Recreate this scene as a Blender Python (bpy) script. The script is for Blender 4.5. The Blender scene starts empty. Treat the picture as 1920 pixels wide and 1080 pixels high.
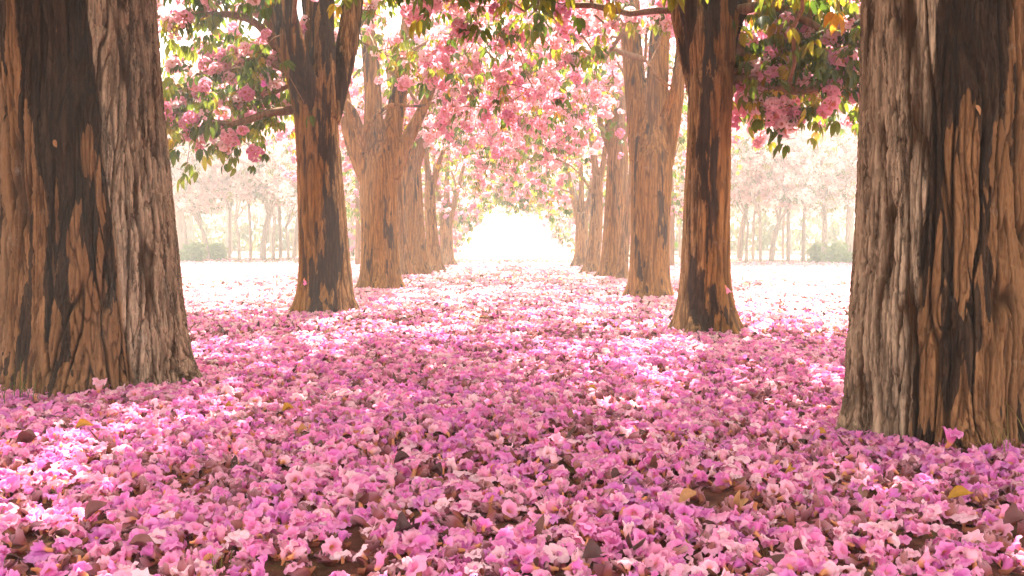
import bpy, math, random
import numpy as np
from mathutils import Vector, Matrix, Euler

# ------------------------------------------------------------------ camera, sky, sun, exposure
S = bpy.context.scene
C = S.collection
H, F, HORIZON = 0.85, 1867.0, 440.0          # eye height (m), focal length and horizon of the photograph (px at 1920)
cam_d = bpy.data.cameras.new('camera')
cam = bpy.data.objects.new('camera', cam_d); C.objects.link(cam)
cam_d.lens = 35.0; cam_d.sensor_width = 36.0
cam_d.shift_y = -(540 - HORIZON) / 1920.0
cam_d.clip_start = 0.05; cam_d.clip_end = 2000
cam.location = (0, 0, H); cam.rotation_euler = (math.radians(90), 0, 0)
S.camera = cam

SUN_EL = math.radians(53)
SUN_AZ = math.radians(4)
w = bpy.data.worlds.new('World'); S.world = w; w.use_nodes = True
nt = w.node_tree; nt.nodes.clear()
sky = nt.nodes.new('ShaderNodeTexSky'); sky.sky_type = 'NISHITA'; sky.sun_disc = False
sky.sun_elevation = SUN_EL; sky.sun_rotation = SUN_AZ; sky.dust_density = 3.0; sky.air_density = 1.0; sky.ozone_density = 1.0
bg = nt.nodes.new('ShaderNodeBackground'); bg.inputs['Strength'].default_value = 0.15
wo = nt.nodes.new('ShaderNodeOutputWorld')
hs = nt.nodes.new('ShaderNodeHueSaturation'); hs.inputs['Saturation'].default_value = 0.30      # a white, hazy sky
tint = nt.nodes.new('ShaderNodeMix'); tint.data_type = 'RGBA'; tint.blend_type = 'MULTIPLY'; tint.inputs[0].default_value = 1.0; tint.inputs[7].default_value = (1.0, 0.90, 0.78, 1)
nt.links.new(sky.outputs[0], hs.inputs['Color']); nt.links.new(hs.outputs[0], tint.inputs[6]); nt.links.new(tint.outputs[2], bg.inputs[0]); nt.links.new(bg.outputs[0], wo.inputs[0])

sun_d = bpy.data.lights.new('sun', 'SUN'); sun_d.energy = 5.0; sun_d.angle = math.radians(0.5); sun_d.color = (1.0, 0.91, 0.78)
sun = bpy.data.objects.new('sun', sun_d); C.objects.link(sun)
sun.rotation_euler = (-(math.pi / 2 - SUN_EL), 0, -SUN_AZ); sun.location = (0, 30, 40)

S.view_settings.view_transform = 'Standard'; S.view_settings.look = 'None'
S.view_settings.gamma = 1.0; S.view_settings.use_curve_mapping = False
S.view_settings.exposure = 2.85
S.render.engine = 'CYCLES'
S.cycles.max_bounces = 8; S.cycles.diffuse_bounces = 4; S.cycles.transmission_bounces = 5
S.cycles.glossy_bounces = 2; S.cycles.volume_bounces = 0
S.cycles.use_denoising = True
S.cycles.sample_clamp_indirect = 8.0
HAZE_DENSITY = 0.0066

# ------------------------------------------------------------------ helpers
rng = np.random.default_rng(11)
random.seed(5)

def px(x, y, d):                                   # a pixel of the photograph at a distance, as a point of the place
    return np.array([(x - 960) / F * d, d, H + (HORIZON - y) / F * d])

_perm = np.random.default_rng(3).permutation(256); _perm = np.concatenate([_perm, _perm, _perm])
_grad = np.array([[1,1,0],[-1,1,0],[1,-1,0],[-1,-1,0],[1,0,1],[-1,0,1],[1,0,-1],[-1,0,-1],[0,1,1],[0,-1,1],[0,1,-1],[0,-1,-1],[1,1,0],[-1,1,0],[0,-1,1],[0,-1,-1]], float)
def perlin(p):
    p = np.asarray(p, float); i = np.floor(p).astype(int); f = p - i; i &= 255
    u = f * f * f * (f * (f * 6 - 15) + 10)
    out = 0
    for dx in (0, 1):
        wx = u[:, 0] if dx else 1 - u[:, 0]
        for dy in (0, 1):
            wy = u[:, 1] if dy else 1 - u[:, 1]
            for dz in (0, 1):
                wz = u[:, 2] if dz else 1 - u[:, 2]
                h = _perm[_perm[_perm[i[:, 0] + dx] + i[:, 1] + dy] + i[:, 2] + dz] & 15
                g = _grad[h]
                out = out + wx * wy * wz * (g[:, 0] * (f[:, 0] - dx) + g[:, 1] * (f[:, 1] - dy) + g[:, 2] * (f[:, 2] - dz))
    return out
def fbm(p, o=3):
    s, a = 0, 1.0
    for k in range(o):
        s = s + a * perlin(p * 2 ** k + 17.3 * k); a *= 0.5
    return s
def sstep(a, b, x):
    t = np.clip((x - a) / (b - a), 0, 1); return t * t * (3 - 2 * t)

def mesh_np(name, V, Fs, mat=None, smooth=True, attrs=None):
    V = np.asarray(V, np.float32)
    me = bpy.data.meshes.new(name)
    if isinstance(Fs, np.ndarray):
        n, k = Fs.shape
        me.vertices.add(len(V)); me.vertices.foreach_set('co', V.ravel())
        me.loops.add(n * k); me.loops.foreach_set('vertex_index', Fs.astype(np.int32).ravel())
        me.polygons.add(n); me.polygons.foreach_set('loop_start', np.arange(0, n * k, k, dtype=np.int32))
        me.polygons.foreach_set('loop_total', np.full(n, k, np.int32))
        me.update(calc_edges=True)
    else:
        me.from_pydata([tuple(v) for v in V], [], [tuple(f) for f in Fs]); me.update()
    if len(me.polygons): me.polygons.foreach_set('use_smooth', np.full(len(me.polygons), smooth))
    for k, a in (attrs or {}).items():
        at = me.attributes.new(k, 'FLOAT', 'POINT'); at.data.foreach_set('value', np.asarray(a, np.float32))
    if mat: me.materials.append(mat)
    return me
def link(name, data, parent=None, loc=None, rot=None, scl=None, kind=None):
    o = bpy.data.objects.new(name, data); C.objects.link(o)
    if parent: o.parent = parent
    if loc is not None: o.location = loc
    if rot is not None: o.rotation_euler = rot
    if scl is not None: o.scale = (scl, scl, scl) if np.isscalar(scl) else scl
    if kind: o['kind'] = kind
    return o
def tag(o, label, cat, group=None):
    o['label'] = label; o['category'] = cat
    if group: o['group'] = group
    return o
def thing(name, loc, label, cat, group=None):
    return tag(link(name, None, loc=loc), label, cat, group)

def grid_faces(n, m, closed=True):                 # n rings of m vertices
    i = np.arange(n - 1)[:, None] * m; j = np.arange(m if closed else m - 1)[None, :]; k = (j + 1) % m
    return np.stack([i + j, i + k, i + m + k, i + m + j], -1).reshape(-1, 4)

def catmull(P, step=0.12):
    P = np.asarray(P, float)
    if len(P) < 2: return P
    Q = np.vstack([2 * P[0] - P[1], P, 2 * P[-1] - P[-2]]); out = []
    for i in range(1, len(Q) - 2):
        a, b, c, d = Q[i - 1:i + 3]
        n = max(1, int(np.linalg.norm((c - b)[:3]) / step))
        t = np.arange(n)[:, None] / n
        out.append(0.5 * (2 * b + (c - a) * t + (2 * a - 5 * b + 4 * c - d) * t ** 2 + (3 * b - a - 3 * c + d) * t ** 3))
    out.append(Q[-2][None]); return np.vstack(out)
def tube(P, R, m=8):
    P = np.asarray(P, float); R = np.asarray(R, float); n = len(P)
    T = np.gradient(P, axis=0); T /= np.linalg.norm(T, axis=1)[:, None] + 1e-9
    ref = np.array([0.31, 0.95, 0.1]) if abs(T[:, 2]).mean() > 0.7 else np.array([0.05, 0.1, 1.0])
    A = np.cross(T, ref); A /= np.linalg.norm(A, axis=1)[:, None] + 1e-9; B = np.cross(T, A)
    th = np.linspace(0, 2 * math.pi, m, endpoint=False)
    V = P[:, None] + R[:, None, None] * (np.cos(th)[None, :, None] * A[:, None] + np.sin(th)[None, :, None] * B[:, None])
    V = V.reshape(-1, 3); Fs = grid_faces(n, m)
    V = np.vstack([V, P[:1], P[-1:]]); b, t = n * m, n * m + 1
    j = np.arange(m); k = (j + 1) % m
    cap = np.vstack([np.stack([k, j, np.full(m, b), np.full(m, b)], 1), np.stack([(n - 1) * m + j, (n - 1) * m + k, np.full(m, t), np.full(m, t)], 1)])
    return V, Fs, cap[:, :3]
def join_tubes(ts):
    V, Fq, Ft, o = [], [], [], 0
    for v, q, t in ts:
        V.append(v); Fq.append(q + o); Ft.append(t + o); o += len(v)
    V = np.vstack(V); q = np.vstack(Fq); t = np.vstack(Ft)
    tri = np.vstack([q[:, [0, 1, 2]], q[:, [0, 2, 3]], t])
    return V, tri

# ------------------------------------------------------------------ materials
def new_mat(name):
    m = bpy.data.materials.new(name); m.use_nodes = True; n = m.node_tree; n.nodes.clear()
    out = n.nodes.new('ShaderNodeOutputMaterial'); return m, n, out
def N(n, t, **kw):
    x = n.nodes.new(t)
    for k, v in kw.items():
        if k in x.inputs.keys() if hasattr(x.inputs, 'keys') else False: x.inputs[k].default_value = v
        else: setattr(x, k, v)
    return x
def ramp(n, fac, stops):
    r = n.nodes.new('ShaderNodeValToRGB'); e = r.color_ramp.elements
    while len(e) < len(stops): e.new(0.5)
    for k, (p, c) in enumerate(stops):
        e[k].position = p; e[k].color = (*c, 1) if len(c) == 3 else c
    n.links.new(fac, r.inputs[0]); return r.outputs[0]
def mixc(n, fac, a, b, mode='MIX'):
    x = n.nodes.new('ShaderNodeMix'); x.data_type = 'RGBA'; x.blend_type = mode
    for s, v in ((0, fac), (6, a), (7, b)):
        if hasattr(v, 'is_linked'): n.links.new(v, x.inputs[s])
        else: x.inputs[s].default_value = (*v, 1) if isinstance(v, tuple) and len(v) == 3 else v
    return x.outputs[2]
def attr(n, name):
    a = n.nodes.new('ShaderNodeAttribute'); a.attribute_name = name; return a.outputs['Fac']
def noise(n, vec, scale, detail=4.0, rough=0.6):
    x = n.nodes.new('ShaderNodeTexNoise'); x.inputs['Scale'].default_value = scale; x.inputs['Detail'].default_value = detail; x.inputs['Roughness'].default_value = rough
    if vec is not None: n.links.new(vec, x.inputs['Vector'])
    return x.outputs['Fac']
def mapping(n, vec, scale):
    x = n.nodes.new('ShaderNodeMapping'); x.inputs['Scale'].default_value = scale; n.links.new(vec, x.inputs['Vector']); return x.outputs[0]

def bark_material(name, brown, brown2, pale, stain=(0.030, 0.017, 0.011)):
    m, n, out = new_mat(name)
    tc = n.nodes.new('ShaderNodeTexCoord').outputs['Object']
    streak = noise(n, mapping(n, tc, (38, 38, 3.2)), 1.0, 5, 0.7)
    patch = noise(n, mapping(n, tc, (4, 4, 1.2)), 1.0, 4, 0.6)
    base = ramp(n, streak, [(0.40, tuple(c * 0.8 for c in brown)), (0.60, brown2)])
    base = mixc(n, ramp(n, patch, [(0.4, (0, 0, 0)), (0.6, (0.8, 0.8, 0.8))]), base, tuple(c * 0.72 for c in brown2))
    pl = ramp(n, streak, [(0.41, tuple(c * 0.36 for c in pale)), (0.50, tuple(c * 0.75 for c in pale)), (0.60, tuple(c * 1.2 for c in pale))])
    furrow_dark = tuple(a * 0.42 for a in brown)
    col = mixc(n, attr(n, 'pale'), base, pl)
    col = mixc(n, attr(n, 'top'), furrow_dark, col)                      # weathered ridges over reddish bark, furrows painted darker to deepen their shade
    lich = noise(n, tc, 9.0, 5, 0.7)
    col = mixc(n, ramp(n, lich, [(0.62, (0, 0, 0)), (0.75, (0.35, 0.35, 0.35))]), col, (0.42, 0.36, 0.30))
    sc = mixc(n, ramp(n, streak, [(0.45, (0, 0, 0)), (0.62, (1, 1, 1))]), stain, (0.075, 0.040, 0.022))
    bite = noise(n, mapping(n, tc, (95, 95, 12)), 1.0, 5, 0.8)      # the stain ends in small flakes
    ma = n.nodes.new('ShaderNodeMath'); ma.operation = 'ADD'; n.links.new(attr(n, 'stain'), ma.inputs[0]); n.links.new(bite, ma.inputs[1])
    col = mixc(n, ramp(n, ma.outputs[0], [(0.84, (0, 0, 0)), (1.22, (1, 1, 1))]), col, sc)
    b = n.nodes.new('ShaderNodeBsdfPrincipled'); b.inputs['Roughness'].default_value = 0.9; b.inputs['Specular IOR Level'].default_value = 0.15
    n.links.new(col, b.inputs['Base Color'])
    bp = n.nodes.new('ShaderNodeBump'); bp.inputs['Strength'].default_value = 0.9; bp.inputs['Distance'].default_value = 0.012
    fine = noise(n, mapping(n, tc, (70, 70, 12)), 1.0, 6, 0.7)
    n.links.new(fine, bp.inputs['Height']); n.links.new(bp.outputs[0], b.inputs['Normal'])
    n.links.new(b.outputs[0], out.inputs[0]); return m

M_bark_old = bark_material('furrowed_bark', (0.14, 0.060, 0.024), (0.33, 0.165, 0.074), (0.48, 0.345, 0.235))
M_bark_mid = bark_material('stained_bark', (0.21, 0.095, 0.028), (0.37, 0.18, 0.056), (0.40, 0.24, 0.105))
M_bark_smooth = bark_material('smooth_tan_bark', (0.24, 0.106, 0.024), (0.38, 0.185, 0.045), (0.33, 0.175, 0.06))
M_far_bark = bark_material('haze_tinted_bark', (0.34, 0.25, 0.19), (0.46, 0.36, 0.29), (0.46, 0.36, 0.29))  # far bark lightened toward white in place of denser haze
M_branch = bark_material('branch_bark', (0.20, 0.10, 0.05), (0.30, 0.165, 0.085), (0.26, 0.155, 0.09))

def petal_material(name, stops, throat, patches=False, trans=0.4):
    m, n, out = new_mat(name)
    oi = n.nodes.new('ShaderNodeObjectInfo')
    fac = oi.outputs['Random']
    if patches:
        geo = n.nodes.new('ShaderNodeNewGeometry')
        nz = noise(n, geo.outputs['Position'], 0.9, 3, 0.6)
        mt = n.nodes.new('ShaderNodeMath'); mt.operation = 'MULTIPLY_ADD'; n.links.new(nz, mt.inputs[0]); mt.inputs[1].default_value = 1.1; mt.inputs[2].default_value = -0.55
        ad = n.nodes.new('ShaderNodeMath'); ad.operation = 'ADD'; n.links.new(fac, ad.inputs[0]); n.links.new(mt.outputs[0], ad.inputs[1]); ad.use_clamp = True
        fac = ad.outputs[0]
    col = ramp(n, fac, stops)
    rim = mixc(n, 0.40, col, (0.92, 0.60, 0.74))
    col = mixc(n, ramp(n, attr(n, 'edge'), [(0.45, (0, 0, 0)), (1.0, (0.8, 0.8, 0.8))]), col, rim)
    col = mixc(n, ramp(n, attr(n, 'edge'), [(0.30, (1, 1, 1)), (0.55, (0, 0, 0))]), col, throat)
    d = n.nodes.new('ShaderNodeBsdfPrincipled'); d.inputs['Roughness'].default_value = 0.7; d.inputs['Specular IOR Level'].default_value = 0.15
    t = n.nodes.new('ShaderNodeBsdfTranslucent'); mx = n.nodes.new('ShaderNodeMixShader'); mx.inputs[0].default_value = trans
    n.links.new(col, d.inputs['Base Color']); n.links.new(col, t.inputs['Color'])
    n.links.new(d.outputs[0], mx.inputs[1]); n.links.new(t.outputs[0], mx.inputs[2]); n.links.new(mx.outputs[0], out.inputs[0])
    return m
PINKS = [(0.0, (0.90, 0.56, 0.62)), (0.22, (0.87, 0.34, 0.50)), (0.50, (0.83, 0.20, 0.47)), (0.78, (0.76, 0.13, 0.49)), (1.0, (0.62, 0.11, 0.49))]
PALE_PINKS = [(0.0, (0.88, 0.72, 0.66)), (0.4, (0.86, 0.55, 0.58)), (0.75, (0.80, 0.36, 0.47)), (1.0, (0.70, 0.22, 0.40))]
M_petal = petal_material('fallen_petal', PINKS, (0.70, 0.30, 0.14), True, 0.35)
M_petal_pale = petal_material('light_washed_petal', PALE_PINKS, (0.75, 0.42, 0.22), True, 0.35)  # paler petal copy: bright fade of the far lawns put into the colour
M_petal_wither = petal_material('withered_petal', [(0.0, (0.34, 0.075, 0.075)), (0.5, (0.24, 0.04, 0.05)), (1.0, (0.42, 0.13, 0.09))], (0.28, 0.09, 0.05), False, 0.25)
M_bloom = petal_material('hanging_bloom', [(0.0, (0.90, 0.74, 0.75)), (0.4, (0.87, 0.50, 0.58)), (0.75, (0.81, 0.32, 0.46)), (1.0, (0.70, 0.20, 0.41))], (0.66, 0.26, 0.16), False, 0.5)
M_bloom_far = petal_material('haze_tinted_bloom', [(0.0, (0.90, 0.84, 0.78)), (0.5, (0.88, 0.72, 0.70)), (1.0, (0.82, 0.50, 0.56))], (0.8, 0.55, 0.4), False, 0.45)  # blossom colour paled to stand in for mist over the far wood

def leaf_material(name, stops, trans=0.5, rough=0.45):
    m, n, out = new_mat(name)
    oi = n.nodes.new('ShaderNodeObjectInfo')
    col = ramp(n, oi.outputs['Random'], stops)
    tc = n.nodes.new('ShaderNodeTexCoord').outputs['Object']
    col = mixc(n, 1.0, col, ramp(n, noise(n, tc, 60, 3), [(0.3, (0.75, 0.75, 0.75)), (0.7, (1.15, 1.15, 1.15))]), 'MULTIPLY')
    d = n.nodes.new('ShaderNodeBsdfPrincipled'); d.inputs['Roughness'].default_value = rough; d.inputs['Specular IOR Level'].default_value = 0.35
    t = n.nodes.new('ShaderNodeBsdfTranslucent'); mx = n.nodes.new('ShaderNodeMixShader'); mx.inputs[0].default_value = trans
    n.links.new(col, d.inputs['Base Color']); n.links.new(col, t.inputs['Color'])
    n.links.new(d.outputs[0], mx.inputs[1]); n.links.new(t.outputs[0], mx.inputs[2]); n.links.new(mx.outputs[0], out.inputs[0])
    return m
GREENS = [(0.0, (0.060, 0.105, 0.010)), (0.45, (0.125, 0.17, 0.014)), (0.78, (0.23, 0.25, 0.020)), (0.93, (0.38, 0.29, 0.02)), (1.0, (0.48, 0.22, 0.02))]
M_leaf = leaf_material('green_leaf', GREENS, 0.68)
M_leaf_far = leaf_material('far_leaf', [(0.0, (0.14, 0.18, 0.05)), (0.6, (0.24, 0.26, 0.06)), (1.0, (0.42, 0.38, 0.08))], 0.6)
M_shrub = leaf_material('shrub_leaf', [(0.0, (0.22, 0.34, 0.11)), (1.0, (0.36, 0.46, 0.16))], 0.68)
M_litter = leaf_material('brown_leaf', [(0.0, (0.06, 0.022, 0.018)), (0.5, (0.14, 0.05, 0.035)), (0.8, (0.22, 0.09, 0.06)), (1.0, (0.32, 0.15, 0.08))], 0.15, 0.6)
M_gold = leaf_material('golden_leaf', [(0.0, (0.42, 0.20, 0.012)), (1.0, (0.50, 0.22, 0.02))], 0.25, 0.5)
M_tan = leaf_material('tan_leaf', [(0.0, (0.42, 0.18, 0.07)), (1.0, (0.5, 0.24, 0.10))], 0.25, 0.6)
M_dark = leaf_material('dark_leaf', [(0.0, (0.055, 0.014, 0.018)), (1.0, (0.09, 0.025, 0.022))], 0.1, 0.6)
M_brown = leaf_material('dry_brown_leaf', [(0.0, (0.15, 0.045, 0.045)), (1.0, (0.22, 0.075, 0.07))], 0.15, 0.6)
M_grass = leaf_material('grass_blade', [(0.0, (0.10, 0.12, 0.02)), (0.6, (0.2, 0.18, 0.04)), (1.0, (0.32, 0.25, 0.08))], 0.4, 0.6)

def ground_material():
    m, n, out = new_mat('lawn_litter')
    geo = n.nodes.new('ShaderNodeNewGeometry'); P = geo.outputs['Position']
    soil = ramp(n, noise(n, P, 14, 6, 0.7), [(0.3, (0.055, 0.020, 0.016)), (0.55, (0.13, 0.045, 0.03)), (0.75, (0.20, 0.09, 0.05))])
    grass = ramp(n, noise(n, P, 6, 6, 0.7), [(0.3, (0.07, 0.075, 0.015)), (0.7, (0.19, 0.17, 0.05))])
    sx = n.nodes.new('ShaderNodeSeparateXYZ'); n.links.new(P, sx.inputs[0])
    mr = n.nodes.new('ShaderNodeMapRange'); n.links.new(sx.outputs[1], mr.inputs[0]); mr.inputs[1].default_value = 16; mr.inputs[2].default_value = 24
    gn = n.nodes.new('ShaderNodeMath'); gn.operation = 'ADD'; n.links.new(mr.outputs[0], gn.inputs[0])
    g2 = ramp(n, noise(n, P, 2.2, 4, 0.6), [(0.55, (0, 0, 0)), (0.7, (0.5, 0.5, 0.5))]); n.links.new(g2, gn.inputs[1]); gn.use_clamp = True
    col = mixc(n, gn.outputs[0], soil, grass)
    # far petals, too small to tell apart: pale flecks
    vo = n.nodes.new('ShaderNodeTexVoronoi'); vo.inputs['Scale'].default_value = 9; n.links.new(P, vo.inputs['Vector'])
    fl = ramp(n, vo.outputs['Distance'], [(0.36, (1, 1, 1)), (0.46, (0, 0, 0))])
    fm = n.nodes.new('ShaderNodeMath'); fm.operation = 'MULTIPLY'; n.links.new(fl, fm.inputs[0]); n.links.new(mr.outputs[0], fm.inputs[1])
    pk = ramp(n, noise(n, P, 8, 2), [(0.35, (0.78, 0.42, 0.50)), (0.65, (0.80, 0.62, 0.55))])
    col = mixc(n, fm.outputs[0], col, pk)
    b = n.nodes.new('ShaderNodeBsdfPrincipled'); b.inputs['Roughness'].default_value = 0.95; b.inputs['Specular IOR Level'].default_value = 0.1
    n.links.new(col, b.inputs['Base Color'])
    bp = n.nodes.new('ShaderNodeBump'); bp.inputs['Distance'].default_value = 0.02; bp.inputs['Strength'].default_value = 0.8
    n.links.new(noise(n, P, 40, 5, 0.7), bp.inputs['Height']); n.links.new(bp.outputs[0], b.inputs['Normal'])
    n.links.new(b.outputs[0], out.inputs[0]); return m

# ------------------------------------------------------------------ the ground
def ground_z(x, y):
    p = np.stack([np.asarray(x) * 0.55, np.asarray(y) * 0.55, np.zeros(np.shape(x))], -1)
    fade = np.exp(-((np.asarray(x)) ** 2 + (np.asarray(y) - 8) ** 2) / 40 ** 2)
    return 0.03 * fbm(p, 3) * fade
ax = np.concatenate([np.linspace(-220, -14, 16), np.linspace(-12, 12, 97), np.linspace(14, 220, 16)])
ay = np.concatenate([np.linspace(-220, -6, 14), np.linspace(-4, 34, 153), np.linspace(36, 260, 18)])
GX, GY = np.meshgrid(ax, ay); gv = np.stack([GX.ravel(), GY.ravel(), ground_z(GX.ravel(), GY.ravel())], -1)
lawn = link('ground', mesh_np('ground', gv, grid_faces(len(ay), len(ax), False), ground_material()), kind='structure')
lawn['label'] = 'lawn under the blossom carpet'

# ------------------------------------------------------------------ instancing of uncountable stuff
def gn_group(coll):
    g = bpy.data.node_groups.new('scatter', 'GeometryNodeTree')
    g.interface.new_socket('Geometry', in_out='INPUT', socket_type='NodeSocketGeometry')
    g.interface.new_socket('Geometry', in_out='OUTPUT', socket_type='NodeSocketGeometry')
    gi = g.nodes.new('NodeGroupInput'); go = g.nodes.new('NodeGroupOutput')
    ip = g.nodes.new('GeometryNodeInstanceOnPoints'); ci = g.nodes.new('GeometryNodeCollectionInfo')
    ci.inputs['Collection'].default_value = coll; ci.inputs['Separate Children'].default_value = True; ci.inputs['Reset Children'].default_value = True
    def na(name, t):
        a = g.nodes.new('GeometryNodeInputNamedAttribute'); a.data_type = t; a.inputs['Name'].default_value = name
        return [s for s in a.outputs if s.enabled and s.name == 'Attribute'][0]
    er = g.nodes.new('FunctionNodeEulerToRotation')
    L = g.links.new
    L(gi.outputs[0], ip.inputs['Points']); L(ci.outputs[0], ip.inputs['Instance']); ip.inputs['Pick Instance'].default_value = True
    L(na('idx', 'INT'), ip.inputs['Instance Index']); L(na('rot', 'FLOAT_VECTOR'), er.inputs[0]); L(er.outputs[0], ip.inputs['Rotation'])
    L(na('scl', 'FLOAT'), ip.inputs['Scale']); L(ip.outputs[0], go.inputs[0])
    return g
def source(name, meshes):                          # meshes to scatter, kept outside the scene
    c = bpy.data.collections.new(name)
    for k, me in enumerate(meshes): c.objects.link(bpy.data.objects.new('%s_%02d' % (name, k), me))
    return gn_group(c)
def scatter(name, group, P, R, sc, idx, parent=None):
    me = bpy.data.meshes.new(name); me.vertices.add(len(P)); me.vertices.foreach_set('co', np.asarray(P, np.float32).ravel())
    a = me.attributes.new('rot', 'FLOAT_VECTOR', 'POINT'); a.data.foreach_set('vector', np.asarray(R, np.float32).ravel())
    a = me.attributes.new('scl', 'FLOAT', 'POINT'); a.data.foreach_set('value', np.asarray(sc, np.float32))
    a = me.attributes.new('idx', 'INT', 'POINT'); a.data.foreach_set('value', np.asarray(idx, np.int32))
    o = link(name, me, parent, kind='stuff'); md = o.modifiers.new('scatter', 'NODES'); md.node_group = group
    return o

# ------------------------------------------------------------------ flowers and leaves
def flower(n=30, m=8, openness=1.0, crumple=0.0, seed=0, width=0.034):
    r_ = np.random.default_rng(seed)
    th = np.linspace(0, 2 * math.pi, n, endpoint=False)[None]; t = np.linspace(0, 1, m)[:, None]
    lobe = 0.70 + 0.30 * np.abs(np.cos(2.5 * th)) ** 0.55
    flare = np.clip((t - 0.5) / 0.5, 0, 1)
    rad = 0.004 + 0.009 * np.clip(t / 0.55, 0, 1) ** 1.3 + (width * openness - 0.006) * flare ** 1.25 * (1 + (lobe - 1) * flare)
    z = 0.036 * np.clip(t / 0.6, 0, 1) + 0.012 * np.sin(flare * math.pi * (0.5 + 0.45 * openness)) + (1 - openness) * 0.028 * flare
    z = z + 0.0045 * flare ** 1.5 * np.sin(th * min(8, n // 3) + r_.uniform(0, 6)) + 0.005 * flare * np.sin(th * 2 + r_.uniform(0, 6))
    rad = rad * (1 + 0.06 * flare * np.sin(th * min(11, n // 3) + r_.uniform(0, 6)))
    V = np.stack([rad * np.cos(th), rad * np.sin(th), z + 0 * th], -1).reshape(-1, 3)
    V += r_.normal(0, 0.0006 + crumple * 0.0014, V.shape) * np.repeat(flare, n, 1).reshape(-1, 1)
    V[:, 0] *= r_.uniform(0.75, 1.05); V += 0.008 * np.stack([perlin(V * 34 + 5 * seed), perlin(V * 34 + 31), perlin(V * 34 + 57)], -1) * (0.5 + 1.1 * crumple)
    V[:, 2] -= 0.030
    e = np.repeat(t, n, 1).ravel()
    return V, grid_faces(m, n), e
def flower_mesh(name, mat, **kw):
    V, Fs, e = flower(**kw); return mesh_np(name, V, Fs, mat, attrs={'edge': e})
FALLEN = [flower_mesh('blossom', M_petal, openness=o, crumple=c, seed=k, width=wd) for k, (o, c, wd) in enumerate(
    [(1.0, 0.2, .034), (0.9, 0.4, .036), (0.7, 0.6, .033), (0.55, 0.8, .036), (1.0, 0.9, .032), (0.4, 0.5, .036), (0.85, 1.2, .036), (1.05, 0.1, .037)])]
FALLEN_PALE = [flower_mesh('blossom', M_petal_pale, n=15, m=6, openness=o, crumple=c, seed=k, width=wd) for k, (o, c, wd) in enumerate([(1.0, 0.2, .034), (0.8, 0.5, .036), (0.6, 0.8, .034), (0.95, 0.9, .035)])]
WITHER = [flower_mesh('withered_blossom', M_petal_wither, n=12, m=5, openness=o, crumple=1.8, seed=20 + k, width=.024) for k, o in enumerate((0.3, 0.5, 0.2, 0.7))]
def cluster(name, mat, k, seed, n=10, m=4, R=0.055, droop=0.0):
    r_ = np.random.default_rng(seed); V, Fs, E, o = [], [], [], 0
    for i in range(k):
        v, f, e = flower(n, m, r_.uniform(0.7, 1.05), 0.5, seed * 100 + i, 0.033)
        zz = 1 - 2 * (i + 0.5) / k * 0.88; a = i * 2.399 + r_.normal(0, 0.25); d = np.array([math.sqrt(max(0, 1 - zz * zz)) * math.cos(a), math.sqrt(max(0, 1 - zz * zz)) * math.sin(a), zz])
        q = Vector(d).to_track_quat('Z', 'Y').to_matrix() @ Matrix.Rotation(r_.uniform(0, 6), 3, 'Z')
        v = v @ np.array(q).T * r_.uniform(0.85, 1.15) + d * R * r_.uniform(0.75, 1.15) * np.array([1.15, 1.0, 0.8])
        V.append(v); Fs.append(f + o); E.append(e); o += len(v)
    return mesh_np(name, np.vstack(V), np.vstack(Fs), mat, attrs={'edge': np.concatenate(E)})
CLUSTERS = [cluster('blossom_cluster', M_bloom, k, 40 + i) for i, k in enumerate((17, 13, 15, 9, 19, 6))]
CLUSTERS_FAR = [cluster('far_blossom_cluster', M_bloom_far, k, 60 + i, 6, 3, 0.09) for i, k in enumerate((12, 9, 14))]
def leaflet(L, W, n=6, droop=0.5, fold=0.25, curl=0.0):
    t = np.linspace(0, 1, n); wd = W * np.sin(math.pi * t ** 0.8) ** 0.8; ang = droop * t
    x = np.cumsum(np.concatenate([[0], np.cos(ang[1:])])) * L / (n - 1); z = -np.cumsum(np.concatenate([[0], np.sin(ang[1:])])) * L / (n - 1)
    V = []
    for s in (-1, 0, 1):
        V.append(np.stack([x, s * wd, z + abs(s) * wd * fold + curl * (s * wd) ** 2 / max(W, 1e-6) * 0.5], -1))
    V = np.stack(V, 1).reshape(-1, 3)
    return V, grid_faces(n, 3, False)
def palmate(name, mat, seed, k=5, n=5):
    r_ = np.random.default_rng(seed); V, Fs, o = [], [], 0
    for i in range(k):
        a = (i - (k - 1) / 2) * 0.75 + r_.normal(0, 0.12); L = (0.135 - 0.028 * abs(i - (k - 1) / 2)) * r_.uniform(0.85, 1.15)
        v, f = leaflet(L, L * 0.19, n, r_.uniform(0.25, 0.8), 0.35)
        v = v + [0.03, 0, 0]
        M = np.array(Matrix.Rotation(a, 3, 'Z') @ Matrix.Rotation(r_.uniform(0.5, 1.05), 3, 'Y'))
        V.append(v @ M.T); Fs.append(f + o); o += len(v)
    st, q, t = tube([(-0.07, 0, 0.01), (-0.02, 0, 0.01), (0.01, 0, 0)], [0.0018] * 3, 4)
    V.append(st); Fs.append(q + o)
    return mesh_np(name, np.vstack(V), np.vstack(Fs), mat)
LEAVES = [palmate('leaf', M_leaf, 80 + k, kk) for k, kk in enumerate((5, 5, 4, 3, 5))]
LEAVES_FAR = [palmate('far_leaf', M_leaf_far, 90 + k, 5, 3) for k in range(2)]
def litter_leaf(name, mat, L, W, seed, curl):
    r_ = np.random.default_rng(seed); V, f = leaflet(L, W, 8, r_.uniform(-0.7, 0.7), r_.uniform(-0.2, 0.6), curl)
    V[:, 0] -= L * 0.45; V += 0.010 * np.stack([perlin(V * 22 + seed), perlin(V * 22 + seed + 9), 1.4 * perlin(V * 22 + seed + 5)], -1)
    return mesh_np(name, V, f, mat)
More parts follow.
